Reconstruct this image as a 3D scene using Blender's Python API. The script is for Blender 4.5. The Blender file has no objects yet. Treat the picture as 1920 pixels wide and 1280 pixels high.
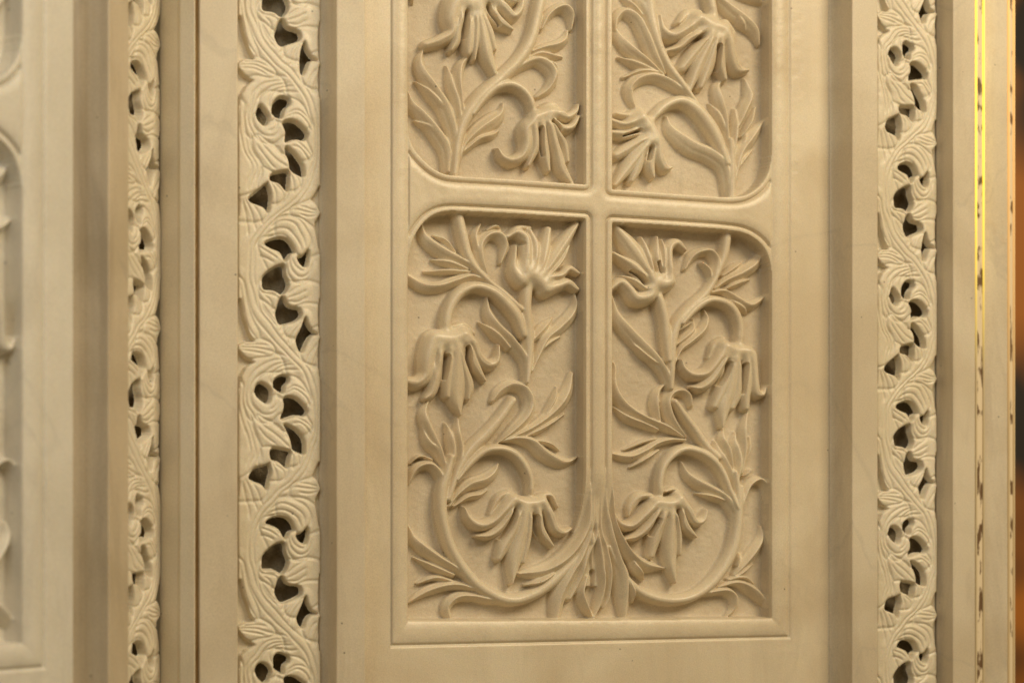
import bpy, math
import numpy as np
from mathutils import Matrix, Vector

# ------------------------------------------------------------------ camera, world, light
SC = bpy.context.scene
COL = SC.collection
F, CX, HY = 3127.0, 960.0, 1008.0          # focal length (photo px), centre column, horizon row
TH = math.radians(22.0)                    # the wall recedes to the right by this angle
U = 0.0005                                 # metres per relief unit
D = F * U
ST, CT = math.sin(TH), math.cos(TH)
CAM = np.array([-D * ST, -D * CT, 0.0])

cam = bpy.data.objects.new('camera', bpy.data.cameras.new('camera'))
COL.objects.link(cam)
cam.location = CAM
cam.rotation_euler = (math.radians(90), 0, -TH)
cam.data.sensor_width = 36.0
cam.data.lens = 36.0 * F / 1920.0
cam.data.shift_y = (HY - 640.0) / 1920.0
cam.data.clip_start = 0.05
cam.data.clip_end = 60.0
cam.data.dof.use_dof = True
cam.data.dof.focus_distance = 1.555
cam.data.dof.aperture_fstop = 3.6
SC.camera = cam

W = bpy.data.worlds.new('World')
SC.world = W
W.use_nodes = True
W.node_tree.nodes['Background'].inputs[0].default_value = (1.0, 0.75, 0.40, 1)
W.node_tree.nodes['Background'].inputs[1].default_value = 0.20
SC.view_settings.view_transform = 'Standard'
SC.view_settings.look = 'None'
SC.view_settings.exposure = 0.0
SC.view_settings.gamma = 1.0

def area_lamp(name, loc, target, size, power, color):
    l = bpy.data.lights.new(name, 'AREA')
    l.shape = 'RECTANGLE'
    l.size, l.size_y = size
    l.energy = power
    l.color = color
    o = bpy.data.objects.new(name, l)
    o.location = loc
    o.rotation_euler = (Vector(target) - Vector(loc)).to_track_quat('-Z', 'Y').to_euler()
    COL.objects.link(o)
    return o

area_lamp('hall_lamp', (0.95, -1.65, 1.6), (0.05, 0, 0.25), (0.9, 0.9), 39, (1.0, 0.83, 0.565))
area_lamp('front_fill_light', (-0.50, -1.35, 1.15), (-0.35, 0, 0.2), (0.5, 0.5), 5.0, (1.0, 0.95, 0.84))  # added fill near the camera, brightens the walls of the left bay

area_lamp('side_fill_light', (-1.5, -1.6, 0.8), (-0.4, -0.2, 0.2), (0.5, 0.8), 3.6, (0.95, 0.98, 0.95))  # added fill from the left to lift the neighbouring bay, no window there

# ------------------------------------------------------------------ geometry helpers
def unproj(u, v, p=0.0):
    """photo pixel -> (x, z) on the plane standing p relief units proud of the panel ground"""
    u = np.asarray(u, float); v = np.asarray(v, float)
    dx = ST * F + CT * (u - CX); dy = CT * F - ST * (u - CX); dz = -(v - HY)
    t = (-p * U + D * CT) / dy
    return -D * ST + t * dx, t * dz

def proj(x, y, z):
    rx, ry = x - CAM[0], y - CAM[1]
    dep = rx * ST + ry * CT; lat = rx * CT - ry * ST
    return CX + F * lat / dep, HY - F * z / dep

def conv(u, v, p, q=20.0):
    x, z = unproj(u, v, p)
    return proj(x, -q * U, z)

def tag(o, label=None, cat=None, group=None, kind=None):
    if label: o['label'] = label
    if cat: o['category'] = cat
    if group: o['group'] = group
    if kind: o['kind'] = kind
    return o

def empty(name, loc=(0, 0, 0)):
    o = bpy.data.objects.new(name, None)
    o.empty_display_size = 0.02
    COL.objects.link(o); o.location = loc
    return o

def mesh_obj(name, verts, faces, mat, parent=None, normals=None, smooth=True, recentre=True):
    verts = np.asarray(verts, np.float32)
    c = np.zeros(3)
    if recentre:
        c = (verts.min(0) + verts.max(0)) / 2
    me = bpy.data.meshes.new(name)
    faces = np.asarray(faces, np.int32)
    k = faces.shape[1]
    me.vertices.add(len(verts)); me.vertices.foreach_set('co', (verts - c).astype(np.float32).ravel())
    me.loops.add(faces.size); me.loops.foreach_set('vertex_index', faces.ravel())
    me.polygons.add(len(faces)); me.polygons.foreach_set('loop_start', np.arange(0, faces.size, k, dtype=np.int32))
    me.update(calc_edges=True)
    me.polygons.foreach_set('use_smooth', np.full(len(faces), smooth))
    if normals is not None:
        me.normals_split_custom_set_from_vertices(np.asarray(normals, np.float32).tolist())
    me.materials.append(mat)
    o = bpy.data.objects.new(name, me)
    COL.objects.link(o)
    o.location = c
    if parent: o.parent = parent
    return o

def cr(P, step, closed=False):
    """Catmull-Rom resample of rows (x, y, ...)"""
    P = np.asarray(P, float)
    n = len(P)
    if closed:
        Q = np.vstack([P[-1], P, P[0], P[1]]); m = n
    else:
        Q = np.vstack([2 * P[0] - P[1], P, 2 * P[-1] - P[-2]]); m = n - 1
    out = []
    for i in range(m):
        a, b, c, d = Q[i], Q[i + 1], Q[i + 2], Q[i + 3]
        k = max(2, int(np.hypot(*(c - b)[:2]) / step))
        t = np.linspace(0, 1, k, endpoint=False)[:, None]
        out.append(0.5 * (2 * b + (c - a) * t + (2 * a - 5 * b + 4 * c - d) * t ** 2 + (3 * b - a - 3 * c + d) * t ** 3))
    if not closed: out.append(P[-1:])
    return np.vstack(out)

def blur(a, s):
    r = int(3 * s + 1)
    k = np.exp(-0.5 * (np.arange(-r, r + 1) / s) ** 2); k /= k.sum()
    for ax in (0, 1):
        p = np.pad(a, [(r, r) if i == ax else (0, 0) for i in (0, 1)], mode='edge')
        out = np.zeros_like(a)
        n = a.shape[ax]
        for i, w in enumerate(k):
            out += w * (p[i:i + n] if ax == 0 else p[:, i:i + n])
        a = out
    return a

def smooth_noise(shape, cell, rng):
    h, w = shape
    gh, gw = h // cell + 3, w // cell + 3
    g = rng.standard_normal((gh, gw))
    y = np.arange(h) / cell; x = np.arange(w) / cell
    yi, xi = y.astype(int), x.astype(int)
    fy = (y - yi); fx = (x - xi)
    fy = (fy * fy * (3 - 2 * fy))[:, None]; fx = (fx * fx * (3 - 2 * fx))[None]
    a = g[yi][:, xi]; b = g[yi][:, xi + 1]; c = g[yi + 1][:, xi]; d = g[yi + 1][:, xi + 1]
    return (a * (1 - fx) + b * fx) * (1 - fy) + (c * (1 - fx) + d * fx) * fy

def poly_sdf(X, Y, P):
    """signed distance to a closed polygon, negative inside"""
    d2 = np.full(X.shape, 1e9); inside = np.zeros(X.shape, bool)
    for i in range(len(P)):
        ax, ay = P[i]; bx, by = P[(i + 1) % len(P)]
        ex, ey = bx - ax, by - ay
        t = np.clip(((X - ax) * ex + (Y - ay) * ey) / (ex * ex + ey * ey + 1e-9), 0, 1)
        d2 = np.minimum(d2, (X - ax - t * ex) ** 2 + (Y - ay - t * ey) ** 2)
        cnd = (ay > Y) != (by > Y)
        if ay != by:
            inside ^= cnd & (X < ex * (Y - ay) / ey + ax)
    d = np.sqrt(d2)
    return np.where(inside, -d, d)

def nearest(X, Y, P):
    """nearest point of an open polyline with half widths: |d|/w, signed side, parameter 0..1, distance"""
    best = np.full(X.shape, 1e9); T = np.zeros(X.shape); Q = np.zeros(X.shape); DD = np.zeros(X.shape)
    nx = np.zeros(X.shape); ny = np.zeros(X.shape)
    seg = np.hypot(np.diff(P[:, 0]), np.diff(P[:, 1])); L = np.r_[0, np.cumsum(seg)]; tot = L[-1]
    for i in range(len(P) - 1):
        ax, ay, aw = P[i][:3]; bx, by, bw = P[i + 1][:3]
        ex, ey = bx - ax, by - ay; l2 = ex * ex + ey * ey + 1e-9
        t = np.clip(((X - ax) * ex + (Y - ay) * ey) / l2, 0, 1)
        px, py = X - ax - t * ex, Y - ay - t * ey
        d = np.hypot(px, py); w = aw + (bw - aw) * t; r = d / w
        m = r < best
        best = np.where(m, r, best); T = np.where(m, (L[i] + t * seg[i]) / tot, T); DD = np.where(m, d, DD)
        l = math.sqrt(l2)
        side = (-ey * px + ex * py) / l
        Q = np.where(m, np.sign(side) * r, Q)
        nx = np.where(m, -ey / l, nx); ny = np.where(m, ex / l, ny)
    return best, Q, T, DD, nx, ny

# ------------------------------------------------------------------ materials
def new_mat(name):
    m = bpy.data.materials.new(name); m.use_nodes = True
    nt = m.node_tree; b = nt.nodes['Principled BSDF']
    return m, nt, b

def marble(name, c1, c2, rough=0.5, bump=0.25, grain=900.0, vein=0.25, sss=0.35, bdist=0.0006):
    m, nt, b = new_mat(name)
    N, L = nt.nodes.new, nt.links.new
    geo = N('ShaderNodeNewGeometry')
    n1 = N('ShaderNodeTexNoise'); n1.inputs['Scale'].default_value = 7; n1.inputs['Detail'].default_value = 6
    n1.inputs['Distortion'].default_value = 0.8
    L(geo.outputs['Position'], n1.inputs['Vector'])
    r1 = N('ShaderNodeValToRGB'); r1.color_ramp.elements[0].position = 0.38; r1.color_ramp.elements[1].position = 0.62
    r1.color_ramp.elements[0].color = (*c1, 1); r1.color_ramp.elements[1].color = (*c2, 1)
    L(n1.outputs['Fac'], r1.inputs['Fac'])
    # soft grey-brown clouds drawn out vertically
    mp = N('ShaderNodeMapping'); mp.inputs['Scale'].default_value = (9, 9, 1.6)
    L(geo.outputs['Position'], mp.inputs['Vector'])
    n2 = N('ShaderNodeTexNoise'); n2.inputs['Scale'].default_value = 2.2; n2.inputs['Detail'].default_value = 8
    n2.inputs['Roughness'].default_value = 0.65; n2.inputs['Distortion'].default_value = 1.4
    L(mp.outputs[0], n2.inputs['Vector'])
    r2 = N('ShaderNodeValToRGB'); r2.color_ramp.elements[0].position = 0.50; r2.color_ramp.elements[1].position = 0.78
    r2.color_ramp.elements[0].color = (0, 0, 0, 1); r2.color_ramp.elements[1].color = (vein, vein, vein, 1)
    L(n2.outputs['Fac'], r2.inputs['Fac'])
    mx = N('ShaderNodeMix'); mx.data_type = 'RGBA'
    # thin grey veins and a few rusty stains
    n5 = N('ShaderNodeTexNoise'); n5.inputs['Scale'].default_value = 3.1; n5.inputs['Detail'].default_value = 5
    n5.inputs['Distortion'].default_value = 1.2; L(geo.outputs['Position'], n5.inputs['Vector'])
    r5 = N('ShaderNodeValToRGB'); e5 = r5.color_ramp.elements
    e5[0].position = 0.488; e5[0].color = (0, 0, 0, 1); e5[1].position = 0.512; e5[1].color = (0, 0, 0, 1)
    em = e5.new(0.5); em.color = (vein * 0.35,) * 3 + (1,)
    L(n5.outputs['Fac'], r5.inputs['Fac'])
    m5 = N('ShaderNodeMix'); m5.data_type = 'RGBA'
    L(r5.outputs['Color'], m5.inputs['Factor']); L(r1.outputs['Color'], m5.inputs[6])
    m5.inputs[7].default_value = (c1[0] * 0.62, c1[1] * 0.66, c1[2] * 0.74, 1)
    n6 = N('ShaderNodeTexNoise'); n6.inputs['Scale'].default_value = 11; n6.inputs['Detail'].default_value = 6
    n6.inputs['Roughness'].default_value = 0.7; L(geo.outputs['Position'], n6.inputs['Vector'])
    r6 = N('ShaderNodeMapRange'); r6.inputs[1].default_value = 0.66; r6.inputs[2].default_value = 0.80
    r6.inputs[3].default_value = 0.0; r6.inputs[4].default_value = 0.45; L(n6.outputs['Fac'], r6.inputs[0])
    m6 = N('ShaderNodeMix'); m6.data_type = 'RGBA'
    L(r6.outputs[0], m6.inputs['Factor']); L(m5.outputs[2], m6.inputs[6])
    m6.inputs[7].default_value = (c1[0] * 0.85, c1[1] * 0.66, c1[2] * 0.42, 1)
    L(r2.outputs['Color'], mx.inputs['Factor']); L(m6.outputs[2], mx.inputs[6])
    mx.inputs[7].default_value = (c1[0] * 0.72, c1[1] * 0.70, c1[2] * 0.70, 1)
    # crystalline speckle
    n3 = N('ShaderNodeTexNoise'); n3.inputs['Scale'].default_value = grain; n3.inputs['Detail'].default_value = 2
    L(geo.outputs['Position'], n3.inputs['Vector'])
    r3 = N('ShaderNodeMapRange'); r3.inputs[1].default_value = 0.3; r3.inputs[2].default_value = 0.7
    r3.inputs[3].default_value = 0.90; r3.inputs[4].default_value = 1.08
    L(n3.outputs['Fac'], r3.inputs[0])
    sc = N('ShaderNodeVectorMath'); sc.operation = 'SCALE'
    L(mx.outputs[2], sc.inputs[0]); L(r3.outputs[0], sc.inputs['Scale'])
    # few small dark pits
    v = N('ShaderNodeTexVoronoi'); v.inputs['Scale'].default_value = 38
    L(geo.outputs['Position'], v.inputs['Vector'])
    cp = N('ShaderNodeMapRange'); cp.inputs[1].default_value = 0.025; cp.inputs[2].default_value = 0.045
    cp.inputs[3].default_value = 0.45; cp.inputs[4].default_value = 1.0
    L(v.outputs['Distance'], cp.inputs[0])
    sc2 = N('ShaderNodeVectorMath'); sc2.operation = 'SCALE'
    L(sc.outputs[0], sc2.inputs[0]); L(cp.outputs[0], sc2.inputs['Scale'])
    L(sc2.outputs[0], b.inputs['Base Color'])
    n4 = N('ShaderNodeTexNoise'); n4.inputs['Scale'].default_value = 260; n4.inputs['Detail'].default_value = 5
    n4.inputs['Roughness'].default_value = 0.7
    L(geo.outputs['Position'], n4.inputs['Vector'])
    bp = N('ShaderNodeBump'); bp.inputs['Strength'].default_value = bump; bp.inputs['Distance'].default_value = bdist
    L(n4.outputs['Fac'], bp.inputs['Height']); L(bp.outputs[0], b.inputs['Normal'])
    rr = N('ShaderNodeMapRange'); rr.inputs[3].default_value = rough - 0.14; rr.inputs[4].default_value = rough + 0.12
    L(n1.outputs['Fac'], rr.inputs[0]); L(rr.outputs[0], b.inputs['Roughness'])
    b.inputs['Subsurface Weight'].default_value = sss
    b.inputs['Subsurface Radius'].default_value = (1.0, 0.65, 0.35)
    b.inputs['Subsurface Scale'].default_value = 0.0018
    b.inputs['Specular IOR Level'].default_value = 0.5
    return m

M_MARBLE = marble('cream_marble', (0.66, 0.55, 0.385), (0.75, 0.65, 0.48), rough=0.36, vein=0.35)
M_GROUND = marble('stippled_marble', (0.56, 0.465, 0.33), (0.66, 0.565, 0.42), rough=0.6, bump=0.7, vein=0.3, bdist=0.0009)
M_JAMB = marble('jamb_marble', (0.62, 0.525, 0.38), (0.71, 0.62, 0.47), vein=0.6, bump=0.18, rough=0.42)
M_SMOKY_SHADED = marble('smoky_shaded_marble', (0.50, 0.41, 0.28), (0.60, 0.50, 0.36), vein=0.8, bump=0.18, rough=0.42)  # smoky stone, also darkened to hold the far left reveal in shade
M_PIERCED = marble('pierced_marble', (0.73, 0.645, 0.48), (0.78, 0.70, 0.55), rough=0.42, vein=0.2, bump=0.3)
M_PALE = marble('pale_marble', (0.65, 0.60, 0.50), (0.73, 0.68, 0.58), vein=0.5, bump=0.18)
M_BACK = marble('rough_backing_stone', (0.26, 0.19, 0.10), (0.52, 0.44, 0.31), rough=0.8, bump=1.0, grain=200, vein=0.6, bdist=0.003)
M_JOINT = marble('rusty_mortar', (0.26, 0.15, 0.05), (0.42, 0.28, 0.12), rough=0.9, bump=1.0, grain=500, vein=0.6, sss=0)

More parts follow.
